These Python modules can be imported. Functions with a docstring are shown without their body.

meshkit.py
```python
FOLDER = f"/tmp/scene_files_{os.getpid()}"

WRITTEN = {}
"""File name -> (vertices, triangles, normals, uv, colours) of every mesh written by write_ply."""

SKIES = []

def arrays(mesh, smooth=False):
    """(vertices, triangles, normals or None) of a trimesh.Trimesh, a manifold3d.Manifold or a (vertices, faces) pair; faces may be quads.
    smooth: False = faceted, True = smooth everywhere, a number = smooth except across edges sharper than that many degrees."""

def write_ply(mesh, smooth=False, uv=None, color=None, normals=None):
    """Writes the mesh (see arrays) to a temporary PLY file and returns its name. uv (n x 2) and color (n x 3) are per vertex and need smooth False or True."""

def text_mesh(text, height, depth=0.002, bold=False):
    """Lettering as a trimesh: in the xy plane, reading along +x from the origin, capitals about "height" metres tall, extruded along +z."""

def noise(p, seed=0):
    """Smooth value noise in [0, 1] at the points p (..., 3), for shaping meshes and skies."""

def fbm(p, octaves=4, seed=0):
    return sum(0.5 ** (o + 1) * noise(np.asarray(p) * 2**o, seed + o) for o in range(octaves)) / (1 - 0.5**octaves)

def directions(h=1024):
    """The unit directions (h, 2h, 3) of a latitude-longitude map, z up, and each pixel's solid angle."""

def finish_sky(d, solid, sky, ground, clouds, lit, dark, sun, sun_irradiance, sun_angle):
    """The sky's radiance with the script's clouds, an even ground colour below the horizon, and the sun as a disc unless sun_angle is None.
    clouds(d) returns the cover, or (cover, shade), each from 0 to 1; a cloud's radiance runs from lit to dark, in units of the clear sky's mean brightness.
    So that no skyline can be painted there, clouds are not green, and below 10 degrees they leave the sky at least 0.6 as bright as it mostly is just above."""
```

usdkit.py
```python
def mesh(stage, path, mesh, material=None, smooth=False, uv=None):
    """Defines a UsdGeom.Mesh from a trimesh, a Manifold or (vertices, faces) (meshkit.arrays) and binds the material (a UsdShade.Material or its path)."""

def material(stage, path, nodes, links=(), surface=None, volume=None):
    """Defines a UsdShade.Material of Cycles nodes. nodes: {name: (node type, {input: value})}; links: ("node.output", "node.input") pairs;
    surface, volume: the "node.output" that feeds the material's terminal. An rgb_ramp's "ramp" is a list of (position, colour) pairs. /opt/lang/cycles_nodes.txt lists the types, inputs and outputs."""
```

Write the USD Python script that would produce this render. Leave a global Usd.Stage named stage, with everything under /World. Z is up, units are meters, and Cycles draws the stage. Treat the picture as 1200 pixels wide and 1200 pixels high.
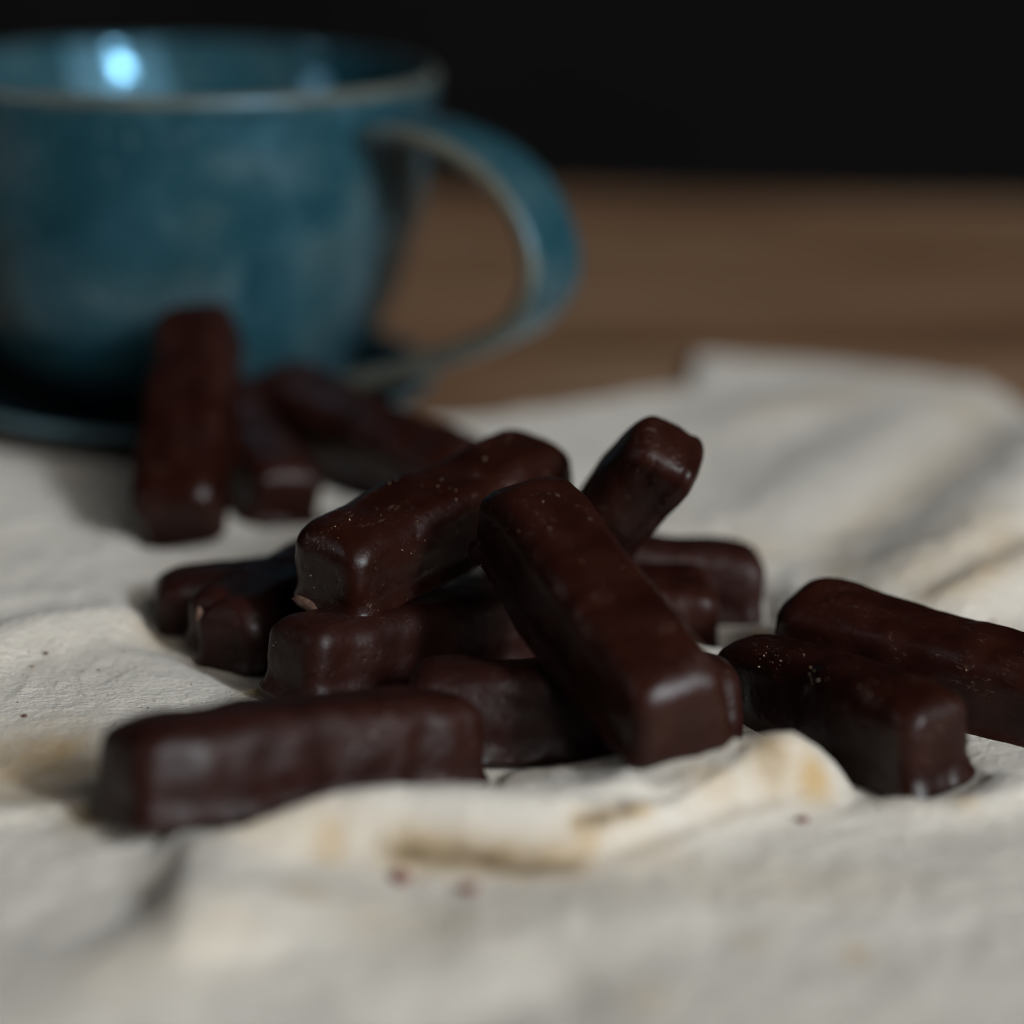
import math, numpy as np, trimesh, usdkit
from meshkit import fbm, noise
from pxr import Usd, UsdGeom, UsdLux, UsdShade, Gf, Sdf, Vt
from scipy.spatial.transform import Rotation as Rot
from scipy.ndimage import gaussian_filter

stage = Usd.Stage.CreateInMemory()
UsdGeom.SetStageUpAxis(stage, UsdGeom.Tokens.z)
UsdGeom.SetStageMetersPerUnit(stage, 1.0)
UsdGeom.Xform.Define(stage, '/World')
UsdGeom.Scope.Define(stage, '/World/Looks')

# ---------------------------------------------------------------- camera
EYE, PITCH, ROLL, FPX = np.array([0, 0, .1324]), math.radians(17.8), .022, 2735.
fwd = np.array([0, math.cos(PITCH), -math.sin(PITCH)])
rt0 = np.array([1., 0, 0]); dn0 = -np.cross(rt0, fwd)
right = math.cos(ROLL) * rt0 - math.sin(ROLL) * dn0
down = math.sin(ROLL) * rt0 + math.cos(ROLL) * dn0
cam = UsdGeom.Camera.Define(stage, '/World/camera')
m = Gf.Matrix4d(1)
for i, row in enumerate((right, -down, -fwd, EYE)):
    for j in range(3):
        m[i, j] = float(row[j])
cam.AddTransformOp().Set(m)
cam.CreateHorizontalApertureAttr(36.0); cam.CreateVerticalApertureAttr(36.0)
cam.CreateFocalLengthAttr(36 * FPX / 1200)
cam.CreateFocusDistanceAttr(.337); cam.CreateFStopAttr(5.1)
cam.CreateClippingRangeAttr(Gf.Vec2f(.01, 100))
cam.CreateExposureAttr(0.0)

# ---------------------------------------------------------------- light
def rect_light(name, pos, target, w, h, power, color):
    l = UsdLux.RectLight.Define(stage, '/World/' + name)
    l.CreateWidthAttr(w); l.CreateHeightAttr(h); l.CreateIntensityAttr(power); l.CreateColorAttr(Gf.Vec3f(*color))
    z = np.array(pos, float) - target; z /= np.linalg.norm(z)
    x = np.cross([0, 0, 1], z); x /= np.linalg.norm(x); y = np.cross(z, x)
    mm = Gf.Matrix4d(1)
    for i, row in enumerate((x, y, z, pos)):
        for j in range(3):
            mm[i, j] = float(row[j])
    l.AddTransformOp().Set(mm)
    return l
KEY, SPOT, FILL, AMB = 3.5, 135.0, 5.0, .002
rect_light('window_light', (1.30, -1.12, 1.24), (0, .34, 0), 1.9, 1.6, KEY, (1.0, .98, .955))
rect_light('window_gap_light', (1.235, -1.05, 1.02), (0, .34, 0), .17, .46, SPOT, (.84, .93, 1.0))
rect_light('far_window_light', (-1.85, -.22, 1.15), (0, .34, 0), .34, .5, FILL, (.96, .97, 1.0))
room = usdkit.material(stage, '/World/Looks/room_light', {'b': ('background_shader', {'color': (.9, .95, 1.0), 'strength': AMB})}, surface='b.background')
dome = UsdLux.DomeLight.Define(stage, '/World/room_ambient')  # dim even dome added as ambient light of the room
dome.GetPrim().SetCustomDataByKey('kind', 'structure')
UsdShade.MaterialBindingAPI.Apply(dome.GetPrim()).Bind(room)

# ---------------------------------------------------------------- helpers
def tag(p, label=None, cat=None, group=None, kind=None):
    p = p.GetPrim() if hasattr(p, 'GetPrim') else p
    for k, v in (('label', label), ('category', cat), ('group', group), ('kind', kind)):
        if v:
            p.SetCustomDataByKey(k, v)
    return p
USED = {}
def path_of(name, parent='/World'):
    k = (parent, name); n = USED.get(k, 0); USED[k] = n + 1
    return f'{parent}/{name}' + (f'_{n:03d}' if n else '')
def obj(name, mesh, mat, parent='/World', smooth=True, col=None):
    p = path_of(name, str(parent))
    g = usdkit.mesh(stage, p, mesh, mat, smooth=smooth)
    if col:
        for key, c in col.items():
            UsdGeom.PrimvarsAPI(g).CreatePrimvar(key, Sdf.ValueTypeNames.FloatArray, 'vertex').Set(Vt.FloatArray.FromNumpy(np.asarray(c, np.float32)))
    return g
def holder(name, R=None, t=(0, 0, 0)):
    p = path_of(name)
    x = UsdGeom.Xform.Define(stage, p)
    mm = Gf.Matrix4d(1)
    if R is not None:
        for i in range(3):
            for j in range(3):
                mm[i, j] = float(R[j, i])
    mm.SetTranslateOnly(Gf.Vec3d(*map(float, t)))
    x.AddTransformOp().Set(mm)
    return x
def ray(px, py, z):
    """ground point seen at a pixel of the 1200 px photograph, at height z"""
    u, v = px - 600, py - 600
    u, v = math.cos(ROLL) * u + math.sin(ROLL) * v, -math.sin(ROLL) * u + math.cos(ROLL) * v
    d = fwd + rt0 * u / FPX + dn0 * v / FPX
    return EYE + (z - EYE[2]) / d[2] * d
def M(name, nodes, links, surface):
    return usdkit.material(stage, '/World/Looks/' + name, nodes, links, surface=surface)

# ---------------------------------------------------------------- materials
def chocolate(name, base, tone, rough):
    return M(name, {
        'tc': ('texture_coordinate', {}),
        'n1': ('noise_texture', {'scale': 130, 'detail': 4}),
        'r1': ('rgb_ramp', {'ramp': [(.3, tuple(c * .75 for c in base)), (.7, tone)]}),
        # sugar bloom and scuffs: short thin marks in a few rubbed places
        'mp': ('mapping', {'scale': (.45, 1.5, 1.2), 'rotation': (.3, .5, .8)}),
        'n2': ('noise_texture', {'scale': 1100, 'detail': 4, 'roughness': .6, 'distortion': 1.5}),
        'r2': ('rgb_ramp', {'ramp': [(.58, (0, 0, 0)), (.66, (.45, .45, .45)), (.74, (.9, .9, .9))]}),
        'n3': ('noise_texture', {'scale': 150, 'detail': 3}),
        'r3': ('rgb_ramp', {'ramp': [(.51, (0, 0, 0)), (.63, (1, 1, 1))]}),
        'mm': ('math', {'math_type': 'multiply'}),
        'mx': ('mix_color', {'b': (.13, .085, .068)}),
        'rr': ('map_range', {'from_min': .3, 'from_max': .7, 'to_min': rough - .09, 'to_max': rough + .10}),
        'nb': ('noise_texture', {'scale': 900, 'detail': 4, 'roughness': .6}),
        'vb': ('voronoi_texture', {'scale': 430, 'feature': 'f1'}),
        'vr': ('rgb_ramp', {'ramp': [(0.0, (0, 0, 0)), (.16, (.75, .75, .75)), (.3, (1, 1, 1))]}),
        'b1': ('bump', {'strength': .35, 'distance': .00025}),
        'b2': ('bump', {'strength': .35, 'distance': .0003}),
        'p': ('principled_bsdf', {'ior': 1.5, 'specular_ior_level': .21}),
    }, [('tc.object', 'n1.vector'), ('tc.object', 'mp.vector'), ('mp.vector', 'n2.vector'), ('tc.object', 'n3.vector'), ('n1.fac', 'r1.fac'),
        ('n2.fac', 'r2.fac'), ('n3.fac', 'r3.fac'), ('r2.color', 'mm.value1'), ('r3.color', 'mm.value2'), ('mm.value', 'mx.fac'), ('r1.color', 'mx.a'), ('mx.result', 'p.base_color'),
        ('n3.fac', 'rr.value'), ('rr.result', 'p.roughness'), ('tc.object', 'nb.vector'), ('nb.fac', 'b1.height'), ('tc.object', 'vb.vector'), ('vb.distance', 'vr.fac'),
        ('vr.color', 'b2.height'), ('b1.normal', 'b2.normal'), ('b2.normal', 'p.normal')], 'p.BSDF')
CHOC = [chocolate('dark_chocolate', (.016, .0038, .0024), (.025, .0061, .0036), .36),
        chocolate('dark_chocolate_dull', (.017, .0045, .0030), (.024, .0066, .0043), .44),
        chocolate('dark_chocolate_glossy', (.014, .0034, .0021), (.021, .0051, .0029), .33)]
CRUMB = [M(f'crumb_{n}', {'p': ('principled_bsdf', {'base_color': c, 'roughness': .7})}, [], 'p.BSDF')
         for n, c in (('pale', (.26, .185, .125)), ('tan', (.20, .115, .065)), ('brown', (.085, .035, .024)), ('red', (.15, .042, .030)))]
CHIP = M('broken_chocolate', {'tc': ('texture_coordinate', {}), 'n': ('noise_texture', {'scale': 900, 'detail': 3}),
         'r': ('rgb_ramp', {'ramp': [(.3, (.060, .027, .017)), (.7, (.15, .080, .052))]}), 'p': ('principled_bsdf', {'roughness': .7})},
         [('tc.object', 'n.vector'), ('n.fac', 'r.fac'), ('r.color', 'p.base_color')], 'p.BSDF')
GLAZE = M('teal_glaze', {
    'tc': ('texture_coordinate', {}), 'rim': ('attribute', {'attribute': 'bare'}),
    'n1': ('noise_texture', {'scale': 42, 'detail': 4, 'roughness': .55, 'distortion': .6}),
    'r1': ('rgb_ramp', {'ramp': [(.30, (.007, .038, .055)), (.5, (.015, .055, .072)), (.68, (.046, .083, .096))]}),
    'n2': ('noise_texture', {'scale': 420, 'detail': 3}),
    'r2': ('rgb_ramp', {'ramp': [(.58, (0, 0, 0)), (.75, (.35, .35, .35))]}),
    'm1': ('mix_color', {'b': (.13, .19, .21)}),
    'n3': ('noise_texture', {'scale': 160, 'detail': 3}),
    'r3': ('rgb_ramp', {'ramp': [(.3, (.095, .080, .050)), (.7, (.165, .148, .105))]}),
    'm2': ('mix_color', {}),
    'rr': ('map_range', {'from_min': .35, 'from_max': .7, 'to_min': .05, 'to_max': .15}),
    'rg': ('mix_float', {'b': .5}),
    'b': ('bump', {'strength': .2, 'distance': .0006}),
    'p': ('principled_bsdf', {'ior': 1.55, 'specular_tint': (.32, .70, 1.0)}),
}, [('tc.object', 'n1.vector'), ('n1.fac', 'r1.fac'), ('tc.object', 'n2.vector'), ('n2.fac', 'r2.fac'), ('r1.color', 'm1.a'), ('r2.color', 'm1.fac'), ('tc.object', 'n3.vector'),
    ('n3.fac', 'r3.fac'), ('m1.result', 'm2.a'), ('r3.color', 'm2.b'), ('rim.fac', 'm2.fac'), ('m2.result', 'p.base_color'), ('n1.fac', 'rr.value'), ('rr.result', 'rg.a'), ('rim.fac', 'rg.fac'), ('rg.result', 'p.roughness'),
    ('n1.fac', 'b.height'), ('b.normal', 'p.normal')], 'p.BSDF')
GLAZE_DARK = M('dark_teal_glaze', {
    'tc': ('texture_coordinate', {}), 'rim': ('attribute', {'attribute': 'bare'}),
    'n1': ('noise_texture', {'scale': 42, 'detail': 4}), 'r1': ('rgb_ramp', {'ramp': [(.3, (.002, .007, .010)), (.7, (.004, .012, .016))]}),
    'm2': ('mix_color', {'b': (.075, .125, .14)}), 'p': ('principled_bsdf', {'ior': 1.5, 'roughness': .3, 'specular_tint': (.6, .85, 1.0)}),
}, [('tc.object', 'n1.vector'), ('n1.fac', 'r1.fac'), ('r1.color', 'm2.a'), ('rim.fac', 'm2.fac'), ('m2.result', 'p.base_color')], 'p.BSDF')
WOOD = M('brown_wood', {
    'g': ('geometry', {}), 'mp': ('mapping', {'scale': (2.2, 10, 10)}),
    'n1': ('noise_texture', {'scale': 1.6, 'detail': 5, 'roughness': .6, 'distortion': .8}),
    'r1': ('rgb_ramp', {'ramp': [(.28, (.11, .050, .023)), (.5, (.215, .115, .060)), (.72, (.33, .205, .125))]}),
    'mp2': ('mapping', {'scale': (8, 160, 160)}), 'n2': ('noise_texture', {'scale': 3, 'detail': 4}),
    'r2': ('rgb_ramp', {'ramp': [(.35, (.6, .6, .6)), (.6, (1, 1, 1))]}),
    'm': ('mix_color', {'blend_type': 'multiply', 'fac': 1.0}),
    'b': ('bump', {'strength': .3, 'distance': .0005}),
    'p': ('principled_bsdf', {'roughness': .5}),
}, [('g.position', 'mp.vector'), ('mp.vector', 'n1.vector'), ('n1.fac', 'r1.fac'), ('g.position', 'mp2.vector'), ('mp2.vector', 'n2.vector'), ('n2.fac', 'r2.fac'), ('r1.color', 'm.a'), ('r2.color', 'm.b'),
    ('m.result', 'p.base_color'), ('n2.fac', 'b.height'), ('b.normal', 'p.normal')], 'p.BSDF')
CLOTH = M('cream_cloth', {
    'g': ('geometry', {}), 'st': ('attribute', {'attribute': 'stain'}), 'so': ('attribute', {'attribute': 'soil_shade'}),
    'n1': ('noise_texture', {'scale': 22, 'detail': 4}),
    'r1': ('rgb_ramp', {'ramp': [(.3, (.535, .485, .415)), (.7, (.64, .59, .515))]}),
    'ns': ('noise_texture', {'scale': 140, 'detail': 5, 'roughness': .65}),
    'rs': ('map_range', {'from_min': .3, 'from_max': .65, 'to_min': .45, 'to_max': 1.15}),
    'ms': ('math', {'math_type': 'multiply', 'use_clamp': True}),
    'm1': ('mix_color', {'b': (.46, .315, .150)}),
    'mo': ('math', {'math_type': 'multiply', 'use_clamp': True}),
    'm2': ('mix_color', {'b': (.13, .09, .045)}),  # smear brown, also the colour of the painted fold shade
    # specks in the weave
    'v': ('voronoi_texture', {'scale': 520, 'feature': 'f1'}),
    'rv': ('rgb_ramp', {'ramp': [(.0, (1, 1, 1)), (.10, (.8, .8, .8)), (.17, (0, 0, 0))]}),
    'nv': ('noise_texture', {'scale': 60, 'detail': 2}), 'rnv': ('rgb_ramp', {'ramp': [(.55, (0, 0, 0)), (.7, (.75, .75, .75))]}),
    'mv': ('math', {'math_type': 'multiply'}), 'm3': ('mix_color', {'b': (.10, .065, .045)}),
    'mp': ('mapping', {'scale': (1, 1.9, 1), 'rotation': (0, 0, .5)}),
    'w': ('noise_texture', {'scale': 800, 'detail': 3, 'roughness': .55, 'distortion': .6}),
    'w2': ('noise_texture', {'scale': 330, 'detail': 3, 'roughness': .6, 'distortion': 1.0}),
    'wm': ('math', {'math_type': 'add'}),
    'nf': ('noise_texture', {'scale': 900, 'detail': 4, 'roughness': .7}),
    'wa': ('math', {'math_type': 'add'}),
    'b': ('bump', {'strength': .9, 'distance': .00040}),
    'p': ('principled_bsdf', {'roughness': .62, 'sheen_weight': .15, 'sheen_roughness': .4, 'specular_ior_level': .35}),
}, [('g.position', 'n1.vector'), ('n1.fac', 'r1.fac'), ('g.position', 'ns.vector'), ('ns.fac', 'rs.value'), ('rs.result', 'ms.value1'), ('st.fac', 'ms.value2'), ('r1.color', 'm1.a'), ('ms.value', 'm1.fac'),
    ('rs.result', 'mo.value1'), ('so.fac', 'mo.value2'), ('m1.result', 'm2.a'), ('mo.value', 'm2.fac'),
    ('g.position', 'v.vector'), ('v.distance', 'rv.fac'), ('g.position', 'nv.vector'), ('nv.fac', 'rnv.fac'), ('rv.color', 'mv.value1'), ('rnv.color', 'mv.value2'), ('m2.result', 'm3.a'), ('mv.value', 'm3.fac'), ('m3.result', 'p.base_color'),
    ('g.position', 'mp.vector'), ('mp.vector', 'w.vector'), ('mp.vector', 'w2.vector'), ('w.fac', 'wm.value1'), ('w2.fac', 'wm.value2'), ('g.position', 'nf.vector'), ('nf.fac', 'wa.value1'), ('wm.value', 'wa.value2'), ('wa.value', 'b.height'), ('b.normal', 'p.normal')], 'p.BSDF')
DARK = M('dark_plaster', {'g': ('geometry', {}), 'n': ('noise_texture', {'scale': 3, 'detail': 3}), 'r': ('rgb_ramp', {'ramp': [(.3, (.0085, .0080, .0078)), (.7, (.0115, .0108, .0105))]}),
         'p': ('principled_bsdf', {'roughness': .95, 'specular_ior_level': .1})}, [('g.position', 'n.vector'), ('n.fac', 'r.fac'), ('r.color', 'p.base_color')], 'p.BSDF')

# ---------------------------------------------------------------- setting: dark room behind, table
def slab(x0, x1, y0, y1, z0, z1):
    b = trimesh.creation.box(bounds=[[x0, y0, z0], [x1, y1, z1]])
    return b
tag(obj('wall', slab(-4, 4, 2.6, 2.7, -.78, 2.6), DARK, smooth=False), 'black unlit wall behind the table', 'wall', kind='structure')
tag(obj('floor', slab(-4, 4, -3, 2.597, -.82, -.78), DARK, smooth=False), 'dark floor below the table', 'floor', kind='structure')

def rounded_slab(x0, x1, y0, y1, z0, z1, r):
    import manifold3d as m3
    pts = []
    s = trimesh.creation.icosphere(subdivisions=2, radius=r).vertices
    for x in (x0 + r, x1 - r):
        for y in (y0 + r, y1 - r):
            for z in (z0 + r, z1 - r):
                pts.append(s + [x, y, z])
    return trimesh.convex.convex_hull(np.vstack(pts))
tb = holder('wooden_table')
tag(tb, 'brown wooden table under the cloth and the cup, its far edge blurred against black', 'table')
obj('tabletop', rounded_slab(-.75, .75, -.12, .757, -.032, 0, .004), WOOD, tb.GetPath(), smooth=40)
for lx in (-.69, .69):
    for ly in (-.06, .70):
        obj('leg', rounded_slab(lx - .03, lx + .03, ly - .03, ly + .03, -.78, -.0335, .004), WOOD, tb.GetPath(), smooth=40)

# ---------------------------------------------------------------- bars: centre (mm), rotation vector, length width height (mm)
BARS = {
    'A': (-26.66, 279.85, 9.40, -0.2008, 0.0775, 0.6287, 50.5, 13.4, 11.9),
    'B': (-14.03, 325.66, 7.36, -0.1188, 0.0769, 0.7470, 46.5, 11.7, 11.0),
    'C': (9.08, 303.25, 6.43, -0.2027, -0.0347, 0.0263, 44.7, 13.4, 12.5),
    'D': (11.60, 301.30, 22.30, 0.2846, 0.1749, -1.1293, 51.1, 13.8, 11.9),
    'F': (-11.18, 338.49, 22.56, 0.1354, -0.0574, 0.9057, 50.2, 13.0, 11.8),
    'G1': (-34.8, 352.0, 5.2, 0.0061, -0.0727, 0.1665, 42.5, 11.5, 10.2),
    'G2': (-32.0, 351.6, 7.91, 0.1463, -0.0207, 0.9370, 46.3, 10.5, 9.6),
    'G3': (-31.4, 349.6, 5.64, -0.0790, -0.0328, 1.0446, 45.5, 11.6, 10.2),
    'H': (15.03, 346.48, 19.28, 0.2024, -1.0668, -0.4314, 40.0, 10.5, 10.8),
    'I': (18.61, 361.73, 6.03, -0.1008, 0.0349, -0.0047, 44.0, 13.0, 11.6),
    'J': (17.2, 348.85, 5.39, 0.1229, 0.0164, 0.0252, 29.6, 14.5, 10.3),
    'K': (64.64, 320.64, 7.08, 0.1624, 0.0159, -0.5789, 51.0, 13.2, 12.1),
    'L': (46.62, 305.35, 6.35, 0.0262, -0.1545, -0.9731, 42.2, 11.0, 13.0),
    'M': (-58.40, 402.00, 19.00, 0.2420, -0.5419, 1.5111, 50.5, 14.0, 12.8),
    'N': (-49.88, 417.03, 10.53, 0.2657, 0.0001, 2.0097, 43.9, 13.1, 11.4),
    'O': (-27.6, 421.3, 10.8, 0.3334, 0.0201, -0.7370, 54.0, 13.6, 13.8),
}
LABELS = {
    'A': 'chocolate bar lying nearest the camera at lower left, in front of the pile',
    'B': 'chocolate bar with rippled pitted side lying under the chipped top bar',
    'C': 'chocolate bar at the front foot of the pile, crossed by the leaning bar',
    'D': 'chocolate bar leaning down across the front of the pile, broad face to the camera',
    'F': 'chocolate bar lying on top of the pile, crumbs on top, lower corner chipped',
    'G1': 'leftmost chocolate bar of the three ends poking out at the left of the pile',
    'G2': 'middle one of the three chocolate bar ends poking out at the left of the pile',
    'G3': 'chocolate bar end with a pale flaked edge, frontmost of three left of the pile',
    'H': 'chocolate bar standing up slanted behind the pile, its end face raised to the right',
    'I': 'chocolate bar lying at the back right of the pile, behind the slanted one',
    'J': 'chocolate bar end showing between the leaning bar and the bar at the back right',
    'K': 'chocolate bar with pale scuffs lying at the right, cut by the picture edge',
    'L': 'chocolate bar with black side and crumbs along its ridge, before the scuffed one',
    'M': 'blurred chocolate bar propped upright against the teal cup',
    'N': 'blurred chocolate bar lying beside the propped one, its end to the camera',
    'O': 'blurred chocolate bar resting with one end on the saucer behind the pile',
}
def bar_mesh(L, w, h, seed, ripple=.12, skirt=1.0, rtop=3.3e-3):
    """one enrobed bar, metres, local axes x along, z up: tapered sides, domed top, uneven foot at the base"""
    rng = np.random.default_rng(seed)
    a, b = L / 2, w / 2
    n_arc, n_l, n_w = 9, 64, 18
    def outline(d, rc):
        A, B = max(a - d, 1e-5), max(b - d, 1e-5); c = min(rc, B * .999, A * .999)
        pts, nrm = [], []
        for k, (sx, sy) in enumerate(((1, 1), (-1, 1), (-1, -1), (1, -1))):
            th = np.linspace(0, np.pi / 2, n_arc) + k * np.pi / 2
            q = np.c_[sx * (A - c) + c * np.cos(th), sy * (B - c) + c * np.sin(th)]
            pts.append(q); nrm.append(np.c_[np.cos(th), np.sin(th)])
            nx = n_l if k in (0, 2) else n_w
            sx2, sy2 = ((-1, 1), (-1, -1), (1, -1), (1, 1))[k]
            th0 = (k + 1) * np.pi / 2
            e = np.array([sx2 * (A - c) + c * np.cos(th0), sy2 * (B - c) + c * np.sin(th0)])
            t = np.linspace(0, 1, nx + 2)[1:-1, None]
            pts.append(q[-1] * (1 - t) + e * t); nrm.append(np.repeat([[np.cos(th0), np.sin(th0)]], nx, 0))
        return np.vstack(pts), np.vstack(nrm)
    rings = []   # (inset, z, corner radius)
    rt, rb = min(rtop, .36 * h), (1.0e-3 if skirt > .5 else 2.4e-3)
    for d in np.linspace(b * .999, rb, 9)[:-1]:
        rings.append((d, -h / 2, 2.2e-3))
    for t in np.linspace(0, np.pi / 2, 6):
        rings.append((rb * (1 - np.sin(t)), -h / 2 + rb * (1 - np.cos(t)), 2.6e-3))
    for z in np.linspace(-h / 2 + rb, h / 2 - rt, 15)[1:-1]:
        rings.append((0, z, 2.9e-3))
    for t in np.linspace(0, np.pi / 2, 10):
        rings.append((rt * (1 - np.cos(t)), h / 2 - rt + rt * np.sin(t), 3.0e-3))
    for d in np.linspace(rt, b * .999, 9)[1:]:
        rings.append((d, h / 2, 2.6e-3))
    V, N2 = [], []
    for d, z, rc in rings:
        p, q = outline(d, rc)
        V.append(np.c_[p, np.full(len(p), z)]); N2.append(q)
    m_, k_ = len(V), len(V[0])
    V = np.vstack(V); N2 = np.vstack(N2)
    i = np.arange(m_ - 1)[:, None] * k_; j = np.arange(k_)[None]; j2 = (j + 1) % k_
    f = np.stack([i + j, i + j2, i + k_ + j2, i + k_ + j], -1).reshape(-1, 4)
    F = np.vstack([f[:, [0, 1, 2]], f[:, [0, 2, 3]]])
    zn = V[:, 2] / h + .5
    P0 = V.copy()
    V[:, 1] *= 1 + .13 * min(skirt, 1) * (.5 - zn); V[:, 0] *= 1 + .035 * (.5 - zn)
    # top: soft dome, a dip along it and sagging ends
    top = np.clip((zn - .55) / .45, 0, 1)
    V[:, 2] += top * (.00035 * (1 - (P0[:, 1] / b) ** 2) - .0007 * np.abs(P0[:, 0] / a) ** 4 + .0014 * (fbm(np.c_[P0[:, 0] * 110, P0[:, 1] * 60, P0[:, 2] * 0] + seed * 7.3, 3, seed) - .5))
    side = np.clip(1 - np.abs(zn - .5) * 2.1, 0, 1) ** .6
    # runs of coating down the long sides
    ph = rng.uniform(0, 6, 3)
    wav = np.sin(P0[:, 0] * 2 * np.pi / .0072 + ph[0] + 3.5 * (fbm(P0 * 110 + seed, 2, seed + 5) - .5) * 2) * .6 + np.sin(P0[:, 0] * 2 * np.pi / .0121 + ph[1]) * .5
    amp = ripple * 1e-3 * (.35 + 1.3 * noise(np.c_[P0[:, 0] * 80, P0[:, 0] * 0, P0[:, 0] * 0] + seed * 3.1, seed))
    out = side * amp * wav
    # foot: a skirt of set chocolate round the base, waist just above it
    per = fbm(np.c_[P0[:, 0] * 140, P0[:, 1] * 140, P0[:, 0] * 0] + seed * 11.7, 3, seed + 3)
    foot = np.exp(-((V[:, 2] + h / 2 - .0006) / .0011) ** 2)
    out += skirt * foot * (.0013 * np.clip(per - .34, 0, 1) * 2.2) - .00025 * np.exp(-((V[:, 2] + h / 2 - .0034) / .0016) ** 2)
    edge = np.linalg.norm(V[:, :2], axis=1) > .2 * b
    V[:, :2] += N2 * (out * edge)[:, None]
    big = np.stack([fbm(P0 * 75 + 31 * c + seed * 5.7, 2, seed + 20 + c) - .5 for c in range(3)], 1)
    mid = np.stack([fbm(P0 * 330 + 17 * c + seed * 2.9, 3, seed + 40 + c) - .5 for c in range(3)], 1)
    V += big * [.0015, .0021, .0018] + mid * .00042
    # slight bend
    V[:, 2] += rng.uniform(-.5, .5) * 1e-3 * (P0[:, 0] / a) ** 2
    V[:, 1] += rng.uniform(-.7, .7) * 1e-3 * (P0[:, 0] / a) ** 2
    return trimesh.Trimesh(V, F, process=False)
def fleck(rng, s):
    """one crumb: a broken, angular grain"""
    v = trimesh.creation.icosahedron().vertices * rng.uniform(.45, 1.0, (12, 1)) * s
    h = trimesh.convex.convex_hull(v)
    h.apply_scale([1, rng.uniform(.4, 1), rng.uniform(.3, .8)]); h.apply_transform(trimesh.transformations.random_rotation_matrix(rng.random(3)))
    return h
def shaving(rng, length, r=.00006):
    """a thin curl scraped off"""
    t = np.linspace(0, 1, 7); bend = rng.uniform(-1.2, 1.2)
    c = np.c_[t * length, bend * length * .35 * np.sin(t * np.pi), .3 * length * np.sin(t * 2.2) * rng.uniform(0, 1)]
    segs = []
    for p, q in zip(c[:-1], c[1:]):
        segs.append(trimesh.creation.cylinder(r, segment=[p, q], sections=5))
    s = trimesh.util.concatenate(segs); s.apply_transform(trimesh.transformations.rotation_matrix(rng.uniform(0, 6.28), [0, 0, 1])); return s
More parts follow.
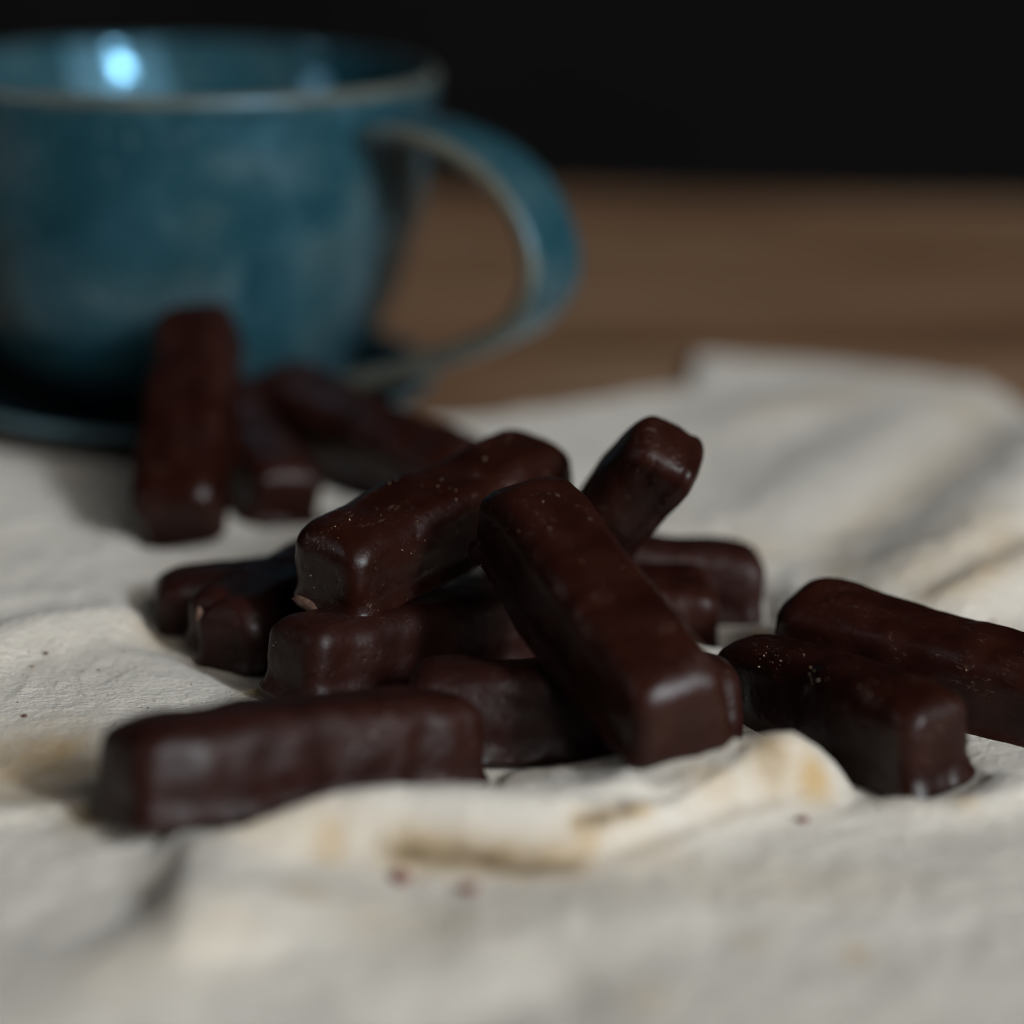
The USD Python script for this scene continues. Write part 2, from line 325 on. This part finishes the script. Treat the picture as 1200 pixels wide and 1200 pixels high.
# crumbs on a bar: (count, size in mm, x range, y range, material) on its top; 's' = on the side facing -y
FLECKS = {'A': 5, 'B': 14, 'C': 8, 'D': 34, 'F': 70, 'G1': 4, 'G2': 6, 'G3': 9, 'H': 6, 'I': 5, 'J': 8, 'K': 30, 'L': 60}
RIP = {'A': .20, 'B': .26, 'K': .08, 'D': .06, 'C': .12}
MAT = {'A': 1, 'B': 1, 'C': 1, 'D': 0, 'F': 2, 'K': 0, 'L': 2, 'I': 1, 'G1': 1, 'G2': 1, 'G3': 1, 'M': 2, 'N': 2, 'O': 2}
BAR_WORLD = []
for k, (key, q) in enumerate(BARS.items()):
    R = Rot.from_rotvec(q[3:6]).as_matrix(); t = np.array(q[:3]) / 1e3; L, w, h = (np.array(q[6:]) + (1.4, 1.1, .9)) / 1e3
    x = holder('chocolate_bar', R, t)
    tag(x, LABELS[key], 'chocolate bar', 'chocolate bars on the cloth')
    bm = bar_mesh(L, w, h, 100 + k * 13, RIP.get(key, .13), .15 if key in 'HM' else 1.0, 4.6e-3 if key[0] == 'G' else 3.3e-3)
    obj('coating', bm, CHOC[MAT.get(key, 0)], x.GetPath())
    BAR_WORLD.append((key, bm.vertices @ R.T + t))
    n = FLECKS.get(key, 0)
    if n:
        rng = np.random.default_rng(900 + k)
        nv = bm.vertex_normals; up = nv @ R.T
        v = bm.vertices
        wgt = np.clip(up[:, 2], 0, 1) ** 1.0 + .25 * (up[:, 1] < -.4) * (up[:, 2] > -.2)
        if key == 'F': wgt = wgt * np.where(v[:, 0] < 0, 3, 1)
        if key == 'L': wgt = np.clip(up[:, 2], 0, 1) * np.exp(-((v[:, 1] + w * .38) / .0016) ** 2)
        if key == 'K': wgt = wgt * (1 + 3 * (v[:, 0] > 0))
        wgt *= noise(v * 300 + k, k) ** 3
        ids = rng.choice(len(v), n, p=wgt / wgt.sum())
        groups = {0: [], 1: []}
        for c, i in enumerate(ids):
            s = .00006 + .00027 * rng.random() ** 3.2
            g = fleck(rng, s) if rng.random() < .94 else shaving(rng, rng.uniform(.0004, .0010), .00004)
            g.apply_translation(v[i] + nv[i] * s * .3)
            groups[int(rng.random() < .55)].append(g)
        for gi, gl in groups.items():
            if gl:
                tag(obj('crumbs', trimesh.util.concatenate(gl), CRUMB[gi], x.GetPath(), smooth=False), kind='stuff')
    if key in ('F', 'G3', 'G1'):
        rng = np.random.default_rng(50 + k)
        # broken bits of the coating's lower rim: a shallow uneven scale set on the edge
        v = bm.vertices; wv = v @ R.T + t
        at = {'F': np.array([-L / 2 - .0006, .2 * w, -h / 2 + .0007]), 'G3': np.array([-L / 2, .47 * w, h / 2 - .0032]), 'G1': np.array([-L / 2 - .0002, -.1 * w, -h / 2 + .0012])}[key]
        sc = {'F': (.0011, .0030, .0010), 'G3': (.0006, .0007, .0019), 'G1': (.0006, .0009, .0006)}[key]
        s = trimesh.creation.icosphere(subdivisions=3); s.vertices = s.vertices * (1 + .35 * (fbm(s.vertices * 2.2 + k, 3, k)[:, None] - .5)) * sc
        i = np.argmin(((v - at) ** 2).sum(1)); s.apply_translation(v[i] - bm.vertex_normals[i] * min(sc) * .45)
        tag(obj('chipped_edge', s, CHIP, x.GetPath()), 'pale broken edge of the coating')

# ---------------------------------------------------------------- cloth
X0, X1, Y0, Y1, STEP = -.150, .165, .165, .575, .0006
xs, ys = np.arange(X0, X1, STEP), np.arange(Y0, Y1, STEP)
GX, GY = np.meshgrid(xs, ys)
P3 = np.stack([GX, GY, GX * 0], -1)
Z = .0010 + .0016 * fbm(P3 * 26, 3, 3) + .0009 * fbm(P3 * [60, 90, 1] + 5, 3, 9)
# crumple: creased ridges of a soft cloth that has been folded before
rid = 1 - np.abs(fbm(P3 * 70 + 2.3, 3, 21) - .5) * 4
Z += .00045 * np.clip(rid, 0, 1) ** 2
for sc_, am_, sd_ in ((130, .00030, 61), (260, .00016, 67)):
    ww_ = P3 * [sc_, sc_ * 1.5, 1] + np.stack([fbm(P3 * 45 + 3, 2, sd_), fbm(P3 * 45 + 8, 2, sd_ + 1), GX * 0], -1) * 3
    Z += am_ * np.clip(1 - np.abs(noise(ww_, sd_) - .5) * 5, 0, 1) ** 1.5 * (fbm(P3 * 38, 2, sd_ + 2) * 1.6 - .3)
Z += .00010 * (fbm(P3 * 700, 3, 33) - .5) + .00020 * (fbm(P3 * [420, 260, 1], 3, 35) - .5)
DY = np.zeros_like(Z); stain = np.zeros_like(Z); soil_shade = np.zeros_like(Z)  # real stains and smears, plus painted fold shade and warm crest light
def poly(pix, z=.003):
    return np.array([ray(px, py, z)[:2] for px, py in pix])
def along(pts):
    """distance to a polyline, signed (positive = far side), and position 0..1 along it"""
    best = np.full(GX.shape, 1e9); sgn = np.zeros_like(GX); pos = np.zeros_like(GX)
    seg = np.linalg.norm(np.diff(pts, axis=0), axis=1); tot = seg.sum(); acc = 0
    for (p, q), l in zip(zip(pts[:-1], pts[1:]), seg):
        d = (q - p) / l
        tx = np.clip((GX - p[0]) * d[0] + (GY - p[1]) * d[1], 0, l)
        dx, dy = GX - p[0] - tx * d[0], GY - p[1] - tx * d[1]
        dist = np.hypot(dx, dy); s = np.sign(d[0] * (GY - p[1]) - d[1] * (GX - p[0]))
        b = dist < best
        best = np.where(b, dist, best); sgn = np.where(b, s, sgn); pos = np.where(b, (acc + tx) / tot, pos)
        acc += l
    return best, sgn, pos
def smooth_pts(pts, n=40):
    from scipy.interpolate import CubicSpline
    t = np.r_[0, np.cumsum(np.linalg.norm(np.diff(pts, axis=0), axis=1))]
    return CubicSpline(t, pts)(np.linspace(0, t[-1], n)) if len(pts) > 2 else pts
def fold(pix, amp, near, far, tuck=0, ends=.18, z=.003):
    """a ridge of cloth: amp in mm, widths in mm on its near and far side; tuck pushes its crest towards the viewer"""
    global Z, DY
    d, s, u = along(smooth_pts(poly(pix, z)))
    wd = np.where(s > 0, far, near) * 1e-3
    g = np.exp(-(d / wd) ** 2) * np.clip(np.minimum(u, 1 - u) / ends, 0, 1) ** .7 if ends else np.exp(-(d / wd) ** 2)
    Z = Z + g * amp * 1.25e-3
    DY = DY - g * tuck * 1e-3
    return g
# front folds
fold([(195, 950), (330, 955), (450, 950), (580, 952), (690, 950), (770, 928), (860, 902), (1000, 885)], 6.8, 6.0, 8, tuck=2.0, ends=.09, z=.0065)
fold([(400, 970), (450, 972), (580, 978), (690, 972), (770, 948), (850, 922)], .6, 3.0, 5, tuck=2.6, ends=.3, z=.005)
fold([(430, 1000), (520, 1008), (640, 1012), (720, 995), (800, 960), (900, 928)], -2.0, 2.4, 2.4, ends=.25, z=.002)
fold([(262, 975), (240, 1015), (222, 1080), (240, 1140)], 3.4, 4.0, 9.0, ends=.35)
fold([(60, 1230), (180, 1130), (330, 1075), (470, 1045)], 2.0, 9, 9, ends=.25)
fold([(520, 1130), (640, 1085), (830, 1075)], 1.4, 8, 9, ends=.3)
fold([(662, 958), (720, 944), (800, 925)], -2.0, 1.5, 1.6, ends=.35, z=.006)
fold([(-20, 955), (60, 948), (110, 940)], 1.0, 2.5, 6, tuck=.8, ends=0)
fold([(430, 1210), (560, 1180), (700, 1140)], -1.6, 8, 8)
fold([(1000, 940), (1090, 950), (1220, 915)], 1.6, 3, 8)
# left
fold([(-10, 765), (90, 735), (185, 722)], 3.0, 6, 7, ends=.0)
fold([(150, 735), (230, 752), (320, 800)], -1.6, 5, 5)
# right back
fold([(1000, 735), (1090, 690), (1200, 590), (1290, 500)], 6.2, 12, 15, tuck=1, ends=.2)
fold([(930, 680), (1040, 600), (1150, 500)], -.6, 10, 12)
fold([(900, 640), (1000, 560), (1145, 450)], 3.8, 15, 16, ends=.3)
fold([(830, 520), (940, 480), (1080, 455)], 2.2, 12, 12, ends=.3)
fold([(1050, 725), (1130, 690), (1220, 640)], -1.3, 4, 4)
fold([(1090, 735), (1180, 700), (1260, 650)], 2.6, 5, 6)
# the cloth gives way under the bars: never above a bar's underside, and it comes up to meet those lying on it
cap = np.full(Z.shape, np.inf)
for key, wv in BAR_WORLD:
    ix = np.round((wv[:, 0] - X0) / STEP).astype(int); iy = np.round((wv[:, 1] - Y0) / STEP).astype(int)
    ok = (ix >= 0) & (ix < len(xs)) & (iy >= 0) & (iy < len(ys))
    lo = np.full(Z.shape, np.inf); np.minimum.at(lo, (iy[ok], ix[ok]), wv[ok, 2])
    from scipy.ndimage import minimum_filter
    cap = np.minimum(cap, minimum_filter(lo, 5))
under = np.isfinite(cap)
target = np.where(under, np.minimum(cap, .0105) - .0002, 0)
need = np.where(under, target - Z, 0)
lift = np.where(need > 0, np.minimum(need, .004), 0); sag = np.where(need < 0, need, 0)
wgt = gaussian_filter(under.astype(float), 7)
Z = Z + np.where(wgt > .02, gaussian_filter(lift, 7) * .9, 0)
need = np.where(under, target - Z, 0); sag = np.minimum(need, 0)
Z = Z + np.minimum(gaussian_filter(sag, 5) * 1.2, 0)
Z = np.where(under, np.minimum(Z, target), Z)
Z = np.maximum(Z, .0004)
# stains, painted fold shade and warm crest light: each set round a point (or along a line of points) of the finished cloth
from scipy.spatial import cKDTree
PT = np.c_[GX.ravel(), (GY + DY).ravel(), Z.ravel()]
_q = PT - EYE; _d = _q @ fwd; _u = FPX * (_q @ rt0) / _d; _v = FPX * (_q @ dn0) / _d
_px = np.c_[600 + math.cos(ROLL) * _u - math.sin(ROLL) * _v, 600 + math.sin(ROLL) * _u + math.cos(ROLL) * _v]
_tree = cKDTree(_px)
def on_cloth(px, py):
    """the point of the cloth that the photograph shows at a pixel"""
    ids = _tree.query_ball_point((px, py), 5.0) or [int(_tree.query((px, py))[1])]
    return PT[ids[int(np.argmin(_d[ids]))]]
def spot(px, py, rx, ry, amt, which='stain'):
    """a stain of rx by ry mm"""
    c = on_cloth(px, py); f = stain if which == 'stain' else soil_shade
    g = np.exp(-(((PT[:, 0] - c[0]) / (rx * 1e-3)) ** 2 + ((PT[:, 1] - c[1]) / (ry * 1e-3)) ** 2 + ((PT[:, 2] - c[2]) / .006) ** 2) ** 1.2) * amt
    np.maximum(f, g.reshape(f.shape), out=f)
def line_stain_shade(pix, width, amt, which='stain', width_z=None):  # lines of stain, and of painted fold shade and crest warmth
    f = stain if which == 'stain' else soil_shade
    pp = smooth_pts(np.array(pix, float), 60); c = np.array([on_cloth(*p) for p in pp])
    d, k = cKDTree(c).query(PT); u = k / 59.
    g = np.exp(-(d / (width * 1e-3)) ** 2) * amt * np.clip(np.minimum(u, 1 - u) / .18 + .08, 0, 1)
    np.maximum(f, g.reshape(f.shape), out=f)
line_stain_shade([(425, 988), (480, 998), (560, 1008), (640, 1012), (720, 1002)], 3.2, 1.0)  # crease stain, deepened by painted shade of the overhang
line_stain_shade([(435, 992), (520, 1004), (610, 1013), (700, 1010)], 1.7, 1.1, 'soil_shade')  # dirt plus the dark underside of the overhang, painted in
line_stain_shade([(690, 1010), (780, 985), (860, 955), (950, 932)], 1.0, .42, 'soil_shade')  # same underside shade, painted thinner to the right
line_stain_shade([(655, 970), (710, 957), (775, 940)], 1.3, .8)
line_stain_shade([(668, 966), (715, 955), (755, 942)], .8, 1.0, 'soil_shade')
line_stain_shade([(165, 1000), (172, 1040), (190, 1075)], 1.8, .3, 'soil_shade')  # painted shade on the left side of the near lump
line_stain_shade([(990, 930), (1060, 935), (1130, 938)], 1.4, .35, 'soil_shade')  # right end of the painted underside shade
spot(955, 915, 3.2, 3.5, 1.0); line_stain_shade([(215, 960), (330, 965), (450, 972)], 4.5, .30); line_stain_shade([(780, 945), (880, 912), (990, 895)], 4.5, .22); line_stain_shade([(80, 1160), (200, 1110), (330, 1060)], 6, .22); line_stain_shade([(560, 945), (660, 940)], 4, .25); line_stain_shade([(1030, 690), (1110, 640), (1190, 570)], 8, .32)  # crest lines: warm bounced light painted in with mild staining
spot(690, 975, 2.5, 1.8, .7); spot(45, 890, 8, 13, 1.0); spot(95, 920, 4, 5, .25, 'soil_shade'); spot(30, 930, 8, 6, .8)
spot(385, 990, 3, 3, .8); spot(360, 1042, 3.4, 2.4, .65); spot(200, 745, 7, 6, .5); spot(210, 742, 4, 3, .35, 'soil_shade'); spot(270, 770, 8, 6, .45); spot(305, 805, 4, 4, .9)
line_stain_shade([(1060, 700), (1130, 670), (1215, 615)], 4.0, .7); spot(985, 660, 5, 6, .6); spot(1060, 445, 12, 9, .4); spot(1140, 480, 7, 12, .45)
line_stain_shade([(930, 660), (1030, 600), (1120, 530), (1160, 500)], 6.0, .38); line_stain_shade([(960, 640), (1060, 590), (1120, 540)], 4.0, .12, 'soil_shade')  # painted shade of the valley between the right back folds
line_stain_shade([(860, 480), (930, 465), (1030, 450)], 5, .4)
spot(885, 740, 3, 2.5, .9); spot(905, 885, 4, 6, .9); spot(1000, 690, 4, 4, .55); spot(930, 470, 14, 6, .35)
spot(900, 1030, 20, 6, .28); spot(880, 640, 7, 8, .35); spot(830, 905, 5, 4, .6); spot(600, 905, 12, 5, .35); spot(760, 1000, 9, 4, .3); spot(480, 1080, 12, 6, .25)
for px, py, r_, a_ in ((1000, 1117, 1.6, .95), (880, 1100, 1.8, .5), (730, 1040, 1.6, .55), (60, 845, 1.3, .6), (760, 1165, 2.4, .4), (1130, 930, 2, .5)):
    spot(px, py, r_, r_ * 1.5, a_)
spot(575, 893, 2.5, 2, .5, 'soil_shade'); spot(250, 775, 3, 2, .5, 'soil_shade'); spot(900, 880, 2.5, 2.5, .45, 'soil_shade'); spot(1135, 925, 2, 2, .4, 'soil_shade'); spot(870, 745, 2, 2, .5, 'soil_shade'); spot(330, 815, 2.5, 2, .5, 'soil_shade')
spot(110, 955, 4, 4, .95); spot(120, 950, 3, 3, .5, 'soil_shade')
# outline of the cloth: cut along its edges
from shapely.geometry import Polygon, Point
import shapely
edge_pix = [(-400, 1330), (1500, 1330), (1560, 700), (1215, 500), (1150, 447), (1000, 430), (880, 422), (812, 418), (806, 452), (700, 470), (600, 482), (510, 494), (350, 505), (100, 515), (-500, 520)]
ep = np.array([ray(px, py, .002)[:2] for px, py in edge_pix])
poly_c = Polygon(ep).buffer(.002).buffer(-.002)
jit = .0012 * (fbm(P3 * 60, 2, 77) - .5)[..., None] * 2
inside = shapely.contains_xy(poly_c, GX + jit[..., 0], GY + jit[..., 0])
nx, ny = len(xs), len(ys)
idx = np.arange(nx * ny).reshape(ny, nx)
keep = inside[:-1, :-1] & inside[1:, :-1] & inside[:-1, 1:] & inside[1:, 1:]
a_, b_, c_, d_ = (idx[:-1, :-1][keep], idx[:-1, 1:][keep], idx[1:, 1:][keep], idx[1:, :-1][keep])
F = np.vstack([np.c_[a_, b_, c_], np.c_[a_, c_, d_]])
V = np.c_[GX.ravel(), (GY + DY).ravel(), Z.ravel()]
tm = trimesh.Trimesh(V, F, process=False)
# thickness: hem wall down from every border edge
e = np.sort(tm.edges, axis=1); eu, first, cnt = np.unique(e, axis=0, return_index=True, return_counts=True)
be = tm.edges[first[cnt == 1]]
bv = np.unique(be); low = V[bv].copy(); low[:, 2] -= .0012; low[:, 2] = np.maximum(low[:, 2], .0002)
mp_ = {v: i + len(V) for i, v in enumerate(bv)}
hem = np.array([[p, mp_[p], q] for p, q in be] + [[q, mp_[p], mp_[q]] for p, q in be])
Vall = np.vstack([V, low]); Fall = np.vstack([F, hem])
used = np.unique(Fall); remap = np.full(len(Vall), -1); remap[used] = np.arange(len(used))
st = np.r_[stain.ravel(), stain.ravel()[bv]][used]; so = np.r_[soil_shade.ravel(), soil_shade.ravel()[bv]][used]
cl = obj('cloth', (Vall[used], remap[Fall]), CLOTH, smooth=True, col={'stain': st, 'soil_shade': so})
tag(cl, 'crumpled cream cloth with tan stains spread over the table under the chocolate', 'cloth')

# ---------------------------------------------------------------- saucer and cup
CUP = np.array([ray(197, 79, .074)[0], .474, 0])
def lathe(profile, seg=160, wob=0, seed=0):
    pr = np.array(profile); th = np.linspace(0, 2 * np.pi, seg, endpoint=False)
    V = np.stack([pr[:, None, 0] * np.cos(th), pr[:, None, 0] * np.sin(th), np.repeat(pr[:, None, 1], seg, 1)], -1)
    if wob:
        nrm = V[..., :2] / np.maximum(np.linalg.norm(V[..., :2], axis=-1, keepdims=True), 1e-6)
        d = wob * (fbm(V.reshape(-1, 3) * 45, 3, seed).reshape(V.shape[:2]) - .5)[..., None] * 2
        V[..., :2] += nrm * d
        V[..., 2] += .5 * wob * (noise(np.c_[np.cos(th) * 1.7 + 5, np.sin(th) * 1.7 + 5, th * 0], seed) - .5)[None]
    n = len(pr); i = np.arange(n - 1)[:, None] * seg; j = np.arange(seg)[None]; j2 = (j + 1) % seg
    f = np.stack([i + j, i + j2, i + seg + j2, i + seg + j], -1).reshape(-1, 4)
    return trimesh.Trimesh(V.reshape(-1, 3), np.vstack([f[:, [0, 1, 2]], f[:, [0, 2, 3]]]), process=False)
def spline_profile(pts, n):
    from scipy.interpolate import PchipInterpolator
    p = np.array(pts) * 1e-3; t = np.r_[0, np.cumsum(np.linalg.norm(np.diff(p, axis=0), axis=1))]
    return PchipInterpolator(t, p)(np.linspace(0, t[-1], n))
def arc(c, r, a0, a1, n=9):
    return [(c[0] + r * math.cos(a), c[1] + r * math.sin(a)) for a in np.radians(np.linspace(a0, a1, n))]
sa = holder('saucer', t=CUP)
tag(sa, 'teal glazed saucer under the cup, its rim worn to brown', 'saucer')
pro = spline_profile([(.05, 1.6), (24, 1.6), (25, .2), (27.5, .2), (28.5, 2.4), (38, 5.4), (46, 7.6), (51.4, 9.0)] + arc((51.7, 10.1), 1.0, -80, 110, 8) + [(46, 9.3), (38, 7.2), (31, 5.2), (26, 4.6), (23, 3.9), (.05, 3.9)], 120)
smesh = lathe(pro, wob=.0002, seed=4)
rad = np.linalg.norm(smesh.vertices[:, :2], axis=1)
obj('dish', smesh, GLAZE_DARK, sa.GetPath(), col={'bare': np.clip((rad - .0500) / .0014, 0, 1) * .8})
cu = holder('cup', R=Rot.from_rotvec([-.015, 0, 0]).as_matrix(), t=CUP)
tag(cu, 'round teal glazed stoneware cup with brown rim and loop handle on its saucer', 'cup')
outer = [(.05, 5.6), (18, 5.6), (19, 4.1), (21.5, 4.1), (23, 6.0), (27.5, 9), (34.8, 15.5), (39.2, 22.5), (42.0, 29), (44.6, 37.5), (46.6, 45), (47.7, 53.4), (48.4, 62), (48.9, 69), (49.2, 71.4)]
inner = [(46.2, 71.4), (46.0, 70), (45.5, 67.5), (44.5, 64.3), (42.6, 59), (39.6, 51.5), (35.8, 42.5), (32.2, 34), (28.8, 26), (24.5, 18), (20, 11), (12, 9.3), (.05, 9)]
SC = lambda L_: [(p * 1.075, z) for p, z in L_]
outer, inner = SC(outer), SC(inner)
pro = np.vstack([spline_profile(outer, 80), np.array(arc((51.25, 71.4), 1.5, 0, 180, 9)) * 1e-3, spline_profile(inner, 70)])
cmesh = lathe(pro, seg=200, wob=.00045, seed=8)
cz = cmesh.vertices[:, 2]
bare = np.clip((cz - .0703) / .0014, 0, 1) * .6 * np.clip((np.linalg.norm(cmesh.vertices[:, :2], axis=1) - .0503) / .0012, 0, 1)
obj('bowl', cmesh, GLAZE, cu.GetPath(), col={'bare': bare})
# handle: a strap swept in a vertical plane turned towards the front right
from scipy.interpolate import CubicSpline
hp = np.array([(49, 62.9), (53, 64.4), (59, 65.4), (69, 64.2), (80, 59.4), (88, 51), (90.4, 42), (86.5, 33.5), (77, 26.8), (64, 21.4), (51, 16.6), (40, 13.2), (33, 12.4)]) * 1e-3
tt = np.r_[0, np.cumsum(np.linalg.norm(np.diff(hp, axis=0), axis=1))]; cs = CubicSpline(tt, hp)
n = 90; u = np.linspace(0, tt[-1], n); c = cs(u); d = cs(u, 1); d /= np.linalg.norm(d, axis=1, keepdims=True); nn = np.c_[-d[:, 1], d[:, 0]]
m_ = 32; th = np.linspace(0, 2 * np.pi, m_, endpoint=False)
sx = np.sign(np.cos(th)) * np.abs(np.cos(th)) ** .45; sy = np.sign(np.sin(th)) * np.abs(np.sin(th)) ** .7
end = np.minimum(np.arange(n), n - 1 - np.arange(n)) / 9.
wid = 0.0086 + .0014 * np.clip(1 - end, 0, 1) ** 2; thk = .0023 + .0012 * np.clip(1 - end, 0, 1) ** 2
rho = c[:, None, 0] + nn[:, None, 0] * thk[:, None] * sy; zz = c[:, None, 1] + nn[:, None, 1] * thk[:, None] * sy
# outer face slightly hollow
ww = wid[:, None] * sx
az = math.radians(-33)
er = np.array([math.cos(az), math.sin(az), 0]); ew = np.array([-math.sin(az), math.cos(az), 0])
HV = rho[..., None] * er + ww[..., None] * ew + zz[..., None] * np.array([0, 0, 1])
HV = HV.reshape(-1, 3) + .0005 * (np.stack([fbm(HV.reshape(-1, 3) * 80 + 9 * q, 2, q) for q in range(3)], 1) - .5)
i = np.arange(n - 1)[:, None] * m_; j = np.arange(m_)[None]; j2 = (j + 1) % m_
f = np.stack([i + j, i + j2, i + m_ + j2, i + m_ + j], -1).reshape(-1, 4)
caps = [[0, q + 1, q] for q in range(1, m_ - 1)] + [[(n - 1) * m_, (n - 1) * m_ + q, (n - 1) * m_ + q + 1] for q in range(1, m_ - 1)]
hm = trimesh.Trimesh(HV, np.vstack([f[:, [0, 1, 2]], f[:, [0, 2, 3]], caps]), process=False); trimesh.repair.fix_normals(hm)
edge = np.clip((np.abs(sx) - .80) / .15, 0, 1)[None] * np.clip(end - .2, 0, 1)[:, None] * .85
obj('handle', hm, GLAZE, cu.GetPath(), col={'bare': edge.ravel()})

# ---------------------------------------------------------------- crumbs lying on the cloth
LOOSE = [(942, 960, .8, 3, 'dark crumb on the cloth in front of the bar with the black left side'),
         (470, 1028, 1.35, 3, 'largest reddish crumb on the cloth below the front fold'),
         (551, 1042, 1.15, 3, 'reddish brown crumb just right of the largest reddish one below the front fold'),
         (1165, 728, .5, 3, 'reddish crumb on the cloth behind the scuffed bar at the right'),
         (55, 763, .40, 2, 'brown crumb on the coarse cloth at the far left, behind the tan stain'),
         (36, 778, .28, 1, 'tiny orange tan crumb left of the brown crumb at the far left'),
         (30, 836, .42, 2, 'dark crumb at the upper edge of the tan stain at the far left'),
         (1188, 866, .36, 2, 'small dark crumb by the front side of the scuffed bar at the right'),
         (115, 782, .2, 2, 'tiny dark crumb on the coarse cloth, right of the brown one at far left')]
rng = np.random.default_rng(5)
for px, py, s, mi, lab in LOOSE:
    p = on_cloth(px, py)
    g = trimesh.creation.icosphere(subdivisions=2); g.vertices = g.vertices * (1 + .7 * (fbm(g.vertices * 1.7 + rng.random(3) * 50, 3, int(s * 100))[:, None] - .5)) * [s * 1e-3, s * .8e-3, s * .6e-3]
    g.apply_translation(p + [0, 0, s * 4e-4])
    tag(obj('crumb', g, CRUMB[mi]), lab, 'crumb', 'crumbs on the cloth')
dust = []
for q in range(1100):
    px, py = (rng.uniform(0, 330), rng.uniform(690, 830)) if q < 170 else (np.array([600, 800]) + rng.normal(size=2) * [330, 110]) if q > 420 else ((rng.uniform(1000, 1200), rng.uniform(830, 960)) if q < 250 else (rng.uniform(0, 1200), rng.uniform(620, 1190)))
    p = ray(px, py, .003)
    i_, j_ = int((p[1] - Y0) / STEP), int((p[0] - X0) / STEP)
    if not (0 <= i_ < ny and 0 <= j_ < nx) or under[i_, j_]:
        continue
    g = fleck(rng, .00006 + .00022 * rng.random() ** 4); g.apply_translation([p[0], p[1] + DY[i_, j_], Z[i_, j_] + .00004]); dust.append(g)
tag(obj('fine_crumbs', trimesh.util.concatenate(dust), CRUMB[2], smooth=False), 'fine chocolate dust scattered over the cloth around the pile', 'crumbs', kind='stuff')
